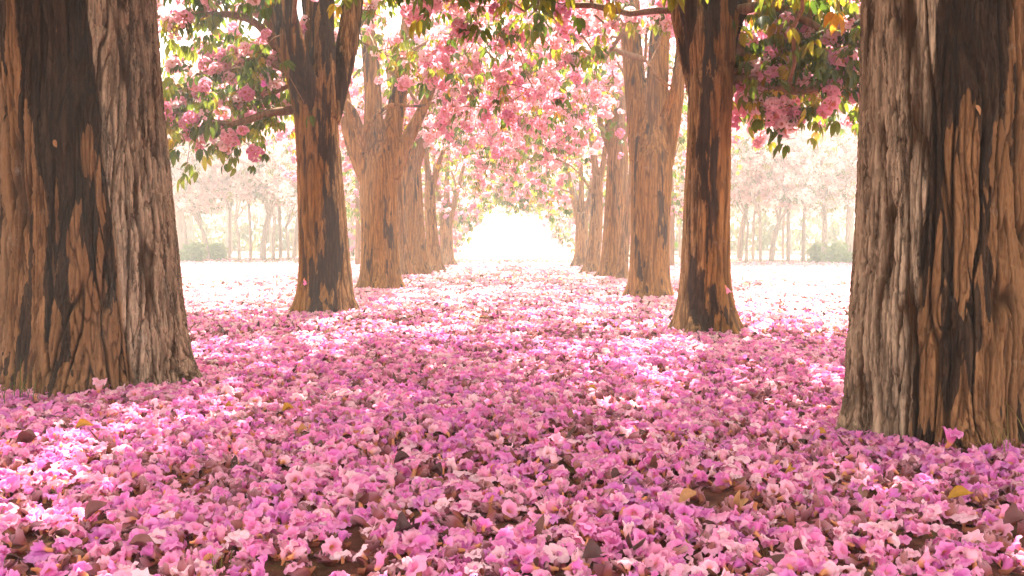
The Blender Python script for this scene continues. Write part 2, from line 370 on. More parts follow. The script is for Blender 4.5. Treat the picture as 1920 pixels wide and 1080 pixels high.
LITTER = [litter_leaf('dry_leaf', M_litter, L, W, 100 + k, cu) for k, (L, W, cu) in enumerate([(.08, .014, 1), (.06, .011, 3), (.09, .016, -1), (.05, .012, 2), (.04, .009, 4)])]
def blades(name, k, h, spread, seed, mat):
    r_ = np.random.default_rng(seed); V, Fs, o = [], [], 0
    for i in range(k):
        hh = h * r_.uniform(0.35, 1.0); a = r_.uniform(0, 6.28); b = np.array([r_.normal(0, spread), r_.normal(0, spread), 0]); lean = r_.uniform(0.1, 0.6) * hh
        t = np.linspace(0, 1, 6); w_ = 0.0022 * (1 - t * 0.9) * (0.8 + hh * 2)
        p = b + np.stack([lean * t ** 2 * math.cos(a), lean * t ** 2 * math.sin(a), hh * t * (1 - 0.12 * t)], -1)
        s = np.array([-math.sin(a + 0.7), math.cos(a + 0.7), 0])
        V.append(np.stack([p - s * w_[:, None], p + s * w_[:, None]], 1).reshape(-1, 3)); Fs.append(grid_faces(6, 2, False) + o); o += 12
    return mesh_np(name, np.vstack(V), np.vstack(Fs), mat)
GRASS = [blades('grass', 9, 0.07, 0.02, 200 + k, M_grass) for k in range(3)]

# ------------------------------------------------------------------ trunks
def bark_height(P, coarse, fine):
    wv = np.stack([fbm(P * [3.0, 3.0, 1.4] + 7, 2), fbm(P * [3.0, 3.0, 1.4] + 41, 2), 0 * P[:, 0]], -1)
    Q = P + 0.028 * wv
    a = np.abs(perlin(Q * [15, 15, 0.9])); b = np.abs(perlin(Q * [33, 33, 2.3] + 11)); c = np.abs(perlin(Q * [70, 70, 8] + 3))
    pa, pb, pc = sstep(0.0, 0.13, a), sstep(0, 0.15, b), sstep(0, 0.20, c)
    h = coarse * (pa - 1) + fine * (pb - 1) + 0.6 * fine * (pc - 1) + 0.25 * fine * perlin(P * [120, 120, 45])
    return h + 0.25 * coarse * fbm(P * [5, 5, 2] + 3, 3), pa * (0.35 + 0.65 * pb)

def old_trunk(cx, cy, prof, mirror, seed):
    """prof: (z, offset of the axis in x, radius); the near face looks along -y"""
    z = np.concatenate([np.linspace(-0.12, 2.45, 520), np.linspace(2.5, 3.4, 14)]); m = 540
    pr = np.array(prof); ox = np.interp(z, pr[:, 0], pr[:, 1]); rr = np.interp(z, pr[:, 0], pr[:, 2])
    k = np.ones(31) / 31; pad = lambda a: np.convolve(np.pad(a, 15, 'edge'), k, 'valid')
    ox, rr = pad(ox), pad(rr)
    ph = np.concatenate([np.linspace(-math.pi, -1.95, 40, endpoint=False), np.linspace(-1.95, 1.95, m - 80, endpoint=False), np.linspace(1.95, math.pi, 40, endpoint=False)])
    Z, PH = np.meshgrid(z, ph, indexing='ij'); RR = np.repeat(rr[:, None], m, 1)
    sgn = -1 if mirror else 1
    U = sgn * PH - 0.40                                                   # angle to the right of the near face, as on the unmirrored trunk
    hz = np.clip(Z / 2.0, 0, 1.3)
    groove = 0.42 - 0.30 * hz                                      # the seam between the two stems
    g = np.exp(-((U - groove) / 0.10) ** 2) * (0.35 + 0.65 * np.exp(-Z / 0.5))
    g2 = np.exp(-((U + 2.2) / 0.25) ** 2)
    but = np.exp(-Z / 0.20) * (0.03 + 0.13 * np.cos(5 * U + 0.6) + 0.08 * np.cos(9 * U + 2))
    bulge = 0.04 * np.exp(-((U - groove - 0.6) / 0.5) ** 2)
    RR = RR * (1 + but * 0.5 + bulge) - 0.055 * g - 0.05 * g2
    X = cx + ox[:, None] + RR * np.sin(PH); Y = cy - RR * np.cos(PH)
    P = np.stack([X - cx, Y - cy, Z], -1).reshape(-1, 3)
    if mirror: Pn = P * [-1, 1, 1]
    else: Pn = P
    Pn = Pn + [0, 0, seed]
    u = U.ravel(); zz = Z.ravel(); gr = groove.ravel()
    wob = 0.07 * fbm(Pn * [4, 4, 1.8] + 3, 3) + 0.05 * fbm(Pn * [14, 14, 2.5], 2)
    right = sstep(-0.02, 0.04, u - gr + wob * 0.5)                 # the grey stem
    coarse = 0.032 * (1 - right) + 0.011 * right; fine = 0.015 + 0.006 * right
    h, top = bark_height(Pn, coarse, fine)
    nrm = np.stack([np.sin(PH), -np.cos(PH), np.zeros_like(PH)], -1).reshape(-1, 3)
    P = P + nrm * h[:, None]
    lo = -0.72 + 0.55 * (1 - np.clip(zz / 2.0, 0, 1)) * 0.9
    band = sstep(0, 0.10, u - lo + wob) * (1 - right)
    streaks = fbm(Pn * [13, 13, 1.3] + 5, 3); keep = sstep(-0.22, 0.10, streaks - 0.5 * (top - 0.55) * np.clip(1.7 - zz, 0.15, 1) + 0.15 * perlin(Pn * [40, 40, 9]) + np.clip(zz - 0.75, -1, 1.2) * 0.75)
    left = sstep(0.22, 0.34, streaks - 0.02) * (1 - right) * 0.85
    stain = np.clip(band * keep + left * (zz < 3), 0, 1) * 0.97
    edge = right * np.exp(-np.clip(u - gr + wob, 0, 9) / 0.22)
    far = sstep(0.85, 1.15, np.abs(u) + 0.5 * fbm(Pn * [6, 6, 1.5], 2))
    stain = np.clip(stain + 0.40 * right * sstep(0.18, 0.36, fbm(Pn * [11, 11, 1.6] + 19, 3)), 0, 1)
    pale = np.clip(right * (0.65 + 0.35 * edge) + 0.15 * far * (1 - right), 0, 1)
    return mesh_np('trunk', P, grid_faces(len(z), m), M_bark_old, attrs={'stain': stain, 'pale': pale, 'top': top})

def raw_trunk(base, limbs):
    ts = []
    for L in limbs:
        Q = catmull(L, 0.06); R = np.maximum(Q[:, 3], 0.012)
        ts.append(tube(Q[:, :3] - base, R, 14))
    return join_tubes(ts)
def finish_trunk(me, mat, coarse, fine, stain_fn, base, seed):
    n = len(me.vertices); P = np.empty(n * 3, np.float32); me.vertices.foreach_get('co', P); P = P.reshape(-1, 3).astype(float)
    nr = np.empty(n * 3, np.float32); me.vertices.foreach_get('normal', nr); nr = nr.reshape(-1, 3)
    but = np.exp(-np.clip(P[:, 2], 0, 9) / 0.16)
    a = np.arctan2(P[:, 0], -P[:, 1])
    h, top = bark_height(P + [0, 0, seed], coarse, fine); h = h + but * (0.065 + 0.055 * np.cos(5 * a + seed))
    P = P + nr * h[:, None]
    st, pl = stain_fn(P, a)
    me.vertices.foreach_set('co', P.astype(np.float32).ravel())
    for k, v in (('stain', st), ('pale', pl), ('top', top)):
        at = me.attributes.new(k, 'FLOAT', 'POINT'); at.data.foreach_set('value', np.clip(v, 0, 1).astype(np.float32))
    me.materials.clear(); me.materials.append(mat)
    me.polygons.foreach_set('use_smooth', np.full(len(me.polygons), True)); me.update()

def limb(pts, d):                                   # (x px, y px, radius m[, dy m])
    return [np.concatenate([px(p[0], p[1], d) + np.array([0, p[3] if len(p) > 3 else 0, 0]), [p[2]]]) for p in pts]

class Tree: pass
TREES = []
def tree(key, d, basepx, limbs, label, group, mat, coarse=0.010, fine=0.006, stain=None, voxel=0.012, **kw):
    t = Tree(); t.key = key; t.d = d; t.label = label; t.group = group; t.mat = mat; t.coarse = coarse; t.fine = fine; t.stain = stain; t.voxel = voxel
    t.base = np.array([(basepx - 960) / F * d, d, 0.0]); t.limbs = [limb(l, d) for l in limbs]
    t.limbs[0][0][2] = -0.12
    t.kw = kw; TREES.append(t); return t

def stain_two(sign, off=0.0):
    def fn(P, a):
        a = a * sign
        n1 = fbm(P * [7, 7, 1.0] + 3, 3); n2 = fbm(P * [24, 24, 3.0] + 9, 3)
        c = 0.13 + off + 0.12 * np.sin(P[:, 2] * 1.6)
        s = np.exp(-((a - c) / 0.55) ** 2) * sstep(-0.40, 0.22, n1 * 0.7 + n2 * 0.6 + 0.12 * np.clip(P[:, 2] - 0.6, -1, 1))
        top = sstep(2.0, 2.5, P[:, 2]) * sstep(0.0, 0.2, n1 + 0.05)
        return np.clip(s + 0.8 * top + 0.5 * sstep(0.25, 0.45, n1), 0, 1) * 0.97, sstep(0.15, 0.6, a) * 0.9
    return fn
def stain_light(P, a):
    n1 = fbm(P * [6, 6, 0.8] + 3, 3); n2 = fbm(P * [22, 22, 4.0] + 9, 3)
    return sstep(0.22, 0.55, n1 * 0.8 + n2 * 0.5) * 0.7 + 0.35 * sstep(0.2, 0.4, n2) * np.exp(-P[:, 2] / 0.5), 0.5 + 0.6 * n1

ROW = 'blossom trees lining the avenue'
t2l = tree('T2L', 10.7, 610, [
    [(611, 600, .33), (611, 560, .30), (608, 480, .275), (598, 300, .24), (591, 200, .225), (592, 150, .16), (596, 90, .07)],
    [(585, 215, .20), (566, 150, .165), (540, 85, .145), (514, 20, .14), (485, -70, .13), (440, -200, .11), (370, -330, .07)],
    [(594, 240, .17), (582, 165, .12, -.18), (568, 100, .10, -.30), (556, 30, .075, -.33), (546, -60, .07, -.36), (545, -220, .05, -.6)],
    [(598, 215, .18), (588, 125, .115, .12), (580, 35, .105, .18), (566, -60, .09, .25), (540, -220, .05, .6)],
    [(602, 215, .20), (610, 130, .13, -.05), (606, 40, .12, 0), (612, -60, .11, .1), (640, -260, .08, .5)],
    [(605, 220, .2), (630, 140, .14, .16), (646, 60, .125, .26), (655, -30, .12, .3), (680, -160, .1, .3), (760, -300, .06)]],
    'brown trunk with a black stained stripe dividing into thick upright limbs, second on the left', ROW, M_bark_mid, 0.012, 0.007, stain_two(1))
t2r = tree('T2R', 8.55, 1326, [
    [(1326, 640, .275), (1326, 600, .25), (1323, 500, .215), (1328, 300, .195), (1333, 150, .19), (1336, 90, .15), (1338, 30, .07)],
    [(1330, 140, .17), (1315, 70, .14), (1298, 10, .12), (1280, -80, .11), (1240, -220, .07)],
    [(1340, 120, .18), (1346, 40, .16), (1352, -50, .14), (1360, -200, .10), (1330, -380, .06)],
    [(1350, 130, .12), (1372, 60, .075), (1396, 5, .06), (1430, -70, .05), (1500, -180, .035)],
    [(1318, 170, .12, .1), (1296, 90, .09, .15), (1282, 10, .085, .2), (1272, -90, .08, .2)]],
    'dark streaked trunk with an orange right edge, second on the right side', ROW, M_bark_mid, 0.011, 0.006, stain_two(-1, -0.05))
t3l = tree('T3L', 15.3, 714, [
    [(714, 552, .34), (714, 520, .31), (711, 430, .285), (709, 330, .28), (710, 285, .22), (713, 225, .10)],
    [(695, 330, .21), (668, 270, .17), (652, 220, .13), (642, 170, .10), (630, 90, .07), (600, -60, .045)],
    [(688, 285, .10, -.2), (676, 235, .075, -.35), (668, 215, .07, -.38), (652, 192, .055, -.4)],
    [(700, 300, .20), (700, 200, .14), (694, 100, .13), (682, 0, .115), (676, -110, .11), (640, -260, .06)],
    [(722, 310, .20), (740, 210, .145, .1), (752, 120, .14, .15), (766, 20, .11, .2), (785, -80, .10), (840, -230, .06)],
    [(732, 330, .16), (766, 258, .11), (792, 205, .085), (818, 145, .06), (850, 60, .04)],
    [(690, 250, .05, -.3), (708, 226, .04, -.36), (740, 203, .032, -.4), (790, 205, .024, -.4), (850, 190, .015, -.5)]],
    'smooth tan trunk opening like a vase into many limbs, third on the left side', ROW, M_bark_smooth, 0.007, 0.004, stain_light)
t3r = tree('T3R', 13.3, 1218, [
    [(1218, 568, .30), (1218, 540, .275), (1219, 430, .265), (1222, 310, .28), (1222, 265, .22), (1222, 190, .10)],
    [(1206, 300, .19), (1195, 180, .155, .1), (1185, 60, .14, .15), (1174, -60, .13), (1120, -220, .07)],
    [(1226, 300, .19), (1232, 160, .15), (1240, 0, .13), (1240, -140, .10), (1210, -320, .06)],
    [(1240, 310, .16), (1262, 220, .115), (1274, 130, .085), (1284, 20, .06), (1310, -120, .045)],
    [(1238, 225, .055, -.25), (1256, 172, .05, -.36), (1264, 130, .042, -.4), (1273, 98, .03, -.42)],
    [(1246, 170, .03, -.36), (1222, 150, .026, -.4), (1202, 122, .018, -.42)]],
    'smooth tan trunk with a bent horn-like broken branch, third on the right side', ROW, M_bark_smooth, 0.007, 0.004, stain_light)
t4l = tree('T4L', 19.2, 766, [[(768, 526, .13), (763, 505, .11), (753, 440, .095), (746, 370, .09), (742, 290, .08), (735, 180, .06), (715, 60, .04)]],
    'slender leaning trunk between two thick tan trunks on the left side', ROW, M_bark_mid, 0.006, 0.004, stain_light, 0.012)
t4r = tree('T4R', 18.2, 1164, [[(1162, 532, .13), (1166, 510, .105), (1173, 440, .09), (1182, 370, .085), (1190, 280, .075), (1200, 160, .055), (1230, 40, .04)]],
    'slender leaning trunk half hidden behind the tan trunk with the horn on the right side', ROW, M_bark_mid, 0.006, 0.004, stain_light, 0.012)
t5l = tree('T5L', 20.4, 779, [
    [(782, 522, .29), (780, 490, .24), (776, 410, .215), (771, 330, .21), (770, 295, .18)],
    [(767, 320, .14), (759, 265, .11), (750, 200, .09), (735, 100, .06)], [(775, 320, .14), (794, 262, .10), (812, 200, .08), (850, 100, .05)],
    [(771, 310, .15), (778, 220, .12), (786, 120, .09), (800, -20, .06)]],
    'orange tan trunk leaning slightly left, fifth along the left side', ROW, M_bark_smooth, 0.006, 0.003, stain_light)
t5r = tree('T5R', 19.7, 1149, [
    [(1146, 526, .28), (1148, 495, .235), (1153, 400, .215), (1158, 310, .215), (1158, 260, .19)],
    [(1154, 280, .15), (1149, 190, .12), (1138, 90, .08), (1110, -20, .05)], [(1163, 280, .15), (1171, 180, .12), (1180, 60, .08)],
    [(1150, 300, .08), (1132, 250, .06), (1112, 190, .045), (1080, 120, .03)]],
    'orange tan trunk leaning slightly right, fifth along the right side', ROW, M_bark_smooth, 0.006, 0.003, stain_light)
t6l = tree('T6L', 22.4, 815, [
    [(818, 515, .20), (815, 490, .165), (809, 430, .14), (806, 380, .13), (806, 340, .11)], [(806, 360, .09), (800, 300, .07), (790, 200, .05)], [(807, 365, .09), (822, 310, .06), (845, 240, .04)]],
    'brown trunk flaring at its foot beside the orange leaning trunk on the left side', ROW, M_bark_mid, 0.006, 0.003, stain_light)
t6r = tree('T6R', 21.6, 1111, [
    [(1108, 519, .20), (1111, 495, .165), (1117, 430, .145), (1119, 370, .135), (1120, 330, .11)], [(1119, 350, .09), (1113, 290, .07), (1098, 220, .05)], [(1121, 350, .09), (1132, 300, .06), (1140, 200, .05)],
    [(1116, 375, .045), (1100, 345, .03), (1085, 325, .02)]],
    'brown trunk leaning in front of the orange trunk on the right side', ROW, M_bark_mid, 0.006, 0.003, stain_light)
t7l = tree('T7L', 26.5, 838, [[(840, 505, .22), (838, 480, .18), (837, 430, .17), (838, 400, .15)], [(836, 430, .11), (824, 370, .08), (812, 290, .06)], [(839, 430, .11), (852, 380, .08), (870, 310, .05)], [(838, 420, .1), (838, 340, .07), (842, 250, .05)]],
    'hazy grey trunk with a forked top at the far left end of the avenue', ROW, M_bark_mid, 0.006, 0.003, stain_light, 0.02)
t7r = tree('T7R', 26.0, 1090, [[(1088, 505, .23), (1090, 480, .185), (1091, 430, .17), (1090, 400, .16)], [(1088, 430, .11), (1076, 375, .08), (1060, 300, .06)], [(1092, 430, .11), (1106, 370, .08), (1116, 290, .06)], [(1090, 420, .1), (1090, 340, .07), (1086, 250, .05)]],
    'hazy grey trunk with a forked top at the far right end of the avenue', ROW, M_bark_mid, 0.006, 0.003, stain_light, 0.02)
for side, key, d, xx in ((-1, 'T8L', 33, -2.4), (1, 'T8R', 33, 2.5), (-1, 'T9L', 41, -2.9), (1, 'T9R', 42, 3.0), (-1, 'T10L', 52, -3.7), (1, 'T10R', 53, 3.7)):
    bx = 960 + xx / d * F; k = F / d
    Y = lambda z: HORIZON + (H - z) * k
    tree(key, d, bx, [[(bx, Y(-.1), .22), (bx, Y(.4), .18), (bx - side * .1 * k, Y(1.6), .16)],
                      [(bx - side * .05 * k, Y(1.4), .13), (bx - side * .6 * k, Y(2.6), .09), (bx - side * 1.2 * k, Y(3.6), .06)],
                      [(bx - side * .1 * k, Y(1.4), .13), (bx + side * .4 * k, Y(2.8), .09), (bx + side * .8 * k, Y(4.2), .05)]],
         'faint trunk in white haze %s of the bright opening%s' % ('left' if side < 0 else 'right', '' if d < 35 else ', second to last in its row' if d < 45 else ', last of its row'), ROW, M_bark_mid, 0.005, 0.003, stain_light, 0.03)

# remesh every handmade trunk so that limbs flow into the trunk
raws = []
for t in TREES:
    V, tri = raw_trunk(t.base, t.limbs)
    o = link('raw', mesh_np('raw', V, tri))
    r_ = o.modifiers.new('r', 'REMESH'); r_.mode = 'VOXEL'; r_.voxel_size = t.voxel
    s_ = o.modifiers.new('s', 'SMOOTH'); s_.factor = 0.5; s_.iterations = 5
    raws.append(o)
dg = bpy.context.evaluated_depsgraph_get(); dg.update()
for k, (t, o) in enumerate(zip(TREES, raws)):
    me = bpy.data.meshes.new_from_object(o.evaluated_get(dg)); me.name = 'trunk'
    finish_trunk(me, t.mat, t.coarse, t.fine, t.stain or stain_light, t.base, 3.1 * k); t.trunk = me
for o in raws: bpy.data.objects.remove(o, do_unlink=True)

# the two old trunks in front
t1l = Tree(); t1l.key = 'T1L'; t1l.d = 5.58; t1l.base = np.array([(172 - 960) / F * 5.58, 5.58, 0.0])
k_ = 5.58 / F
zz = lambda y, d: H + (HORIZON - y) / F * d
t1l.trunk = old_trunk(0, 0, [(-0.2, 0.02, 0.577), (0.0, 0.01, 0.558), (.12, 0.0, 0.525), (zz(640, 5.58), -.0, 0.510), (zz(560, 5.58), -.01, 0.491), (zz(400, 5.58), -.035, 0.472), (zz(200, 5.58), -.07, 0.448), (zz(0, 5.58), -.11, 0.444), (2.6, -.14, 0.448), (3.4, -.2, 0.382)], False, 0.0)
t1r = Tree(); t1r.key = 'T1R'; t1r.d = 4.20; t1r.base = np.array([(1780 - 960) / F * 4.20, 4.20, 0.0])
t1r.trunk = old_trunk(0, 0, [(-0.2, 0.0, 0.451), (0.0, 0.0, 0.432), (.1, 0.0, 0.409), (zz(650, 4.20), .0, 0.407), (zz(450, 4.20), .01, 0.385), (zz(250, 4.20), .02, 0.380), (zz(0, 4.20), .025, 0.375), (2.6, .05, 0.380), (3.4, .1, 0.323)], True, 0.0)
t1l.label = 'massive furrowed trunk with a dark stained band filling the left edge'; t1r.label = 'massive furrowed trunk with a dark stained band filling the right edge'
for t in (t1l, t1r):
    t.group = ROW; s = -1 if t is t1l else 1; b = t.base
    t.limbs = [[np.array([b[0] + s * .1, b[1], 3.0, .35]), np.array([b[0] + s * .5, b[1] + .2, 3.9, .2]), np.array([b[0] + s * 1.2, b[1] + .6, 5.0, .1])],
               [np.array([b[0] - s * .0, b[1], 3.0, .33]), np.array([b[0] - s * .6, b[1] - .1, 4.0, .2]), np.array([b[0] - s * 1.5, b[1] + .3, 5.2, .1])],
               [np.array([b[0], b[1], 3.0, .33]), np.array([b[0] - s * .2, b[1] - .6, 4.2, .17]), np.array([b[0], b[1] - 1.4, 5.3, .1])]]
    t.extra_limbs = True
    TREES.insert(0 if t is t1l else 1, t)

# ------------------------------------------------------------------ crowns: blossom and leaf positions, then branches that reach them
def crown_points(t, n, Rc, zlow_in, zlow_out, ztop, side, seed, squash=1.0):
    r_ = np.random.default_rng(seed); pts = []
    while len(pts) < n:
        m = 400
        a = r_.uniform(0, 2 * math.pi, m); r = Rc * np.sqrt(r_.uniform(0.02, 1, m))
        dx = r * np.cos(a); dy = r * np.sin(a) * squash
        inward = np.clip(-side * dx / Rc, -1, 1) * 0.5 + 0.5
        low = zlow_out + (zlow_in - zlow_out) * inward + 1.3 * np.exp(-(r / 1.0) ** 2) + 0.35 * r_.normal(0, 1, m)
        top = ztop * np.sqrt(np.clip(1 - (r / (Rc * 1.1)) ** 2, 0.05, 1)) + 1.2
        u = r_.uniform(0, 1, m) ** 1.5
        z = low + (top - low) * u
        if t.d > 25: low = 1.35 + 0.95 * inward + 0.25 * r_.normal(0, 1, m); z = low + (top - low) * u
        if t.d > 30:                                        # the last crowns hang low at both sides and arch over the middle
            xa = (t.base[0] + dx) * 33 / t.d; low = 0.55 + 1.6 * np.exp(-(xa / 1.5) ** 4) + 0.22 * r_.normal(0, 1, m); z = low + (top - low) * u ** 1.4
        ok = (top > low + 0.3)
        if t.key in ('T2L', 'T2R', 'T3L', 'T3R'): ok &= ~((side * dx > 0.3) & (z > 3.3) & (r_.random(m) < 0.6))
        ok &= (z > (0.3 if t.d > 30 else 1.2 if t.d > 25 else min(zlow_in, zlow_out) - 0.25))
        pts += [t.base + np.array([dx[i], dy[i], z[i]]) for i in range(m) if ok[i]]
    return np.array(pts[:n])

def grow(t, A, seed):
    r_ = np.random.default_rng(seed)
    pos, par, cost = [], [], []
    for L in t.limbs if getattr(t, 'extra_limbs', False) else t.limbs[1:] or t.limbs:
        Q = catmull(L, 0.2)[:, :3]; s = len(Q) // 3
        prev = -1; acc = 0
        for i in range(s, len(Q)):
            pos.append(Q[i]); par.append(-1 if prev < 0 else prev); cost.append(acc); prev = len(pos) - 1; acc += 0.2
    nroot = len(pos); root = np.array(pos).mean(0)
    order = np.argsort(np.linalg.norm(A - root, axis=1)); tips = []
    for ai in order:
        a = A[ai]; Pp = np.array(pos); d = np.linalg.norm(Pp - a, axis=1)
        below = np.clip(Pp[:, 2] - a[2], 0, 2)
        j = int(np.argmin(d + 0.12 * np.array(cost) + 0.15 * below)); L = d[j]
        n = max(2, int(L / 0.22)); b = Pp[j]
        side = r_.normal(0, 0.10 * L, 3); lift = np.array([0, 0, 0.16 * L])
        prev = j
        for i in range(1, n + 1):
            f = i / n; w_ = math.sin(f * math.pi)
            p = b + (a - b) * f + (side + lift) * w_ + (r_.normal(0, 0.018, 3) if i < n else 0)
            pos.append(p); par.append(prev); cost.append(cost[prev] + L / n); prev = len(pos) - 1
        tips.append(prev)
    cnt = np.zeros(len(pos))
    for i in tips: cnt[i] += 1
    for i in range(len(pos) - 1, -1, -1):
        if par[i] >= 0: cnt[par[i]] += cnt[i]
    rad = 0.0042 * np.maximum(cnt, 1) ** 0.5
    pos = np.array(pos)
    # chains
    kids = {}
    for i, p in enumerate(par):
        if p >= 0 and i >= nroot: kids.setdefault(p, []).append(i)
    chains = []; done = set()
    for i in range(nroot, len(pos)):
        p = par[i]
        if i in done: continue
        main = max(kids[p], key=lambda q: cnt[q]) if p >= nroot else None
        if p < nroot or i != main:
            ch = [p, i]; done.add(i)
            while ch[-1] in kids:
                nx = max(kids[ch[-1]], key=lambda q: cnt[q]); ch.append(nx); done.add(nx)
            chains.append(ch)
    return pos, rad, chains, tips, nroot

def visible(P):
    x = P[:, 0] / P[:, 1] * F + 960; y = HORIZON + (H - P[:, 2]) / P[:, 1] * F
    return (x > -60) & (x < 1980) & (y > -60) & (y < 1100) & (P[:, 1] > 1)

g_blossom = source('source_cluster', CLUSTERS); g_leaf = source('source_leaf', LEAVES)
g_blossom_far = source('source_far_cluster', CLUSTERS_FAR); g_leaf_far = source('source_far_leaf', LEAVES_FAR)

def path_attractors(polys, d, n, spread, seed, drop=0.15):
    r_ = np.random.default_rng(seed); out = []
    for pl in polys:
        Q = catmull([px(x, y, d) + np.array([0, dy, 0]) for x, y, dy in pl], 0.05)
        i = r_.integers(len(Q) // 5, len(Q), n)
        out.append(Q[i] + r_.normal(0, spread, (n, 3)) - [0, 0, drop] * r_.uniform(0, 1, (n, 1)))
    return np.vstack(out)

CROWN = {   # attractors, radius, low inside, low outside, top, blossom share, leaves per tip, blossoms per tip
    'T1L': (300, 3.6, 3.1, 3.0, 5.8, .6, 2.2, 2.2), 'T1R': (280, 3.4, 2.9, 2.8, 5.6, .6, 2.2, 2.2),
    'T2L': (180, 3.0, 2.85, 3.2, 5.6, .6, 2.0, 1.6), 'T2R': (170, 2.9, 2.75, 3.05, 5.6, .6, 2.0, 1.6),
    'T3L': (290, 3.2, 2.5, 2.9, 4.7, .85, 1.0, 2.2), 'T3R': (290, 3.2, 2.5, 2.9, 4.7, .85, 1.0, 2.2),
    'T4L': (70, 1.6, 2.6, 2.6, 4.5, .8, 1.0, 2.0), 'T4R': (70, 1.6, 2.6, 2.6, 4.5, .8, 1.0, 2.0),
    'T5L': (280, 3.1, 2.3, 2.7, 5.0, .8, 1.2, 2.2), 'T5R': (280, 3.1, 2.3, 2.7, 5.0, .8, 1.2, 2.2),
    'T6L': (160, 2.6, 2.2, 2.6, 4.8, .7, 1.4, 2.0), 'T6R': (160, 2.6, 2.2, 2.6, 4.8, .7, 1.4, 2.0),
    'T7L': (240, 3.0, 2.1, 2.2, 5.0, .6, 2.0, 2.0), 'T7R': (240, 3.0, 2.1, 2.2, 5.0, .6, 2.0, 2.0),
    'T8L': (300, 3.0, 2.1, 2.0, 5.0, .6, 2.0, 2.2), 'T8R': (300, 3.0, 2.1, 2.0, 5.0, .6, 2.0, 2.2),
    'T9L': (200, 3.2, 2.0, 1.8, 5.0, .6, 2.0, 2.2), 'T9R': (200, 3.2, 2.0, 1.8, 5.0, .6, 2.0, 2.2), 'T10L': (260, 4.2, 1.9, 1.4, 5.0, .6, 2.5, 2.6), 'T10R': (260, 4.2, 1.9, 1.4, 5.0, .6, 2.5, 2.6)}
SIDE_PATHS = {
    'T2L': [[(548, 205, 0), (505, 218, -.2), (452, 240, -.35), (400, 228, -.4), (320, 215, -.5)], [(520, 90, 0), (480, 45, -.2), (420, 38, -.3), (350, 45, -.4), (300, 50, -.5)], [(540, 130, 0), (470, 105, .2), (400, 135, .3), (340, 160, .3), (300, 165, .3)],
            [(550, 150, .1), (500, 150, .6), (430, 180, .9), (360, 190, 1.2)]],
    'T2R': [[(1376, 150, 0), (1420, 162, -.2), (1475, 182, -.3), (1530, 172, -.35), (1605, 165, -.4)], [(1376, 20, 0), (1440, 20, -.2), (1500, 60, -.3), (1560, 92, -.35), (1615, 112, -.4)], [(1376, 90, 0), (1440, 100, .2), (1500, 110, .3), (1580, 60, .3)],
            [(1376, 120, .1), (1430, 130, .6), (1500, 140, .9), (1580, 150, 1.1)]]}

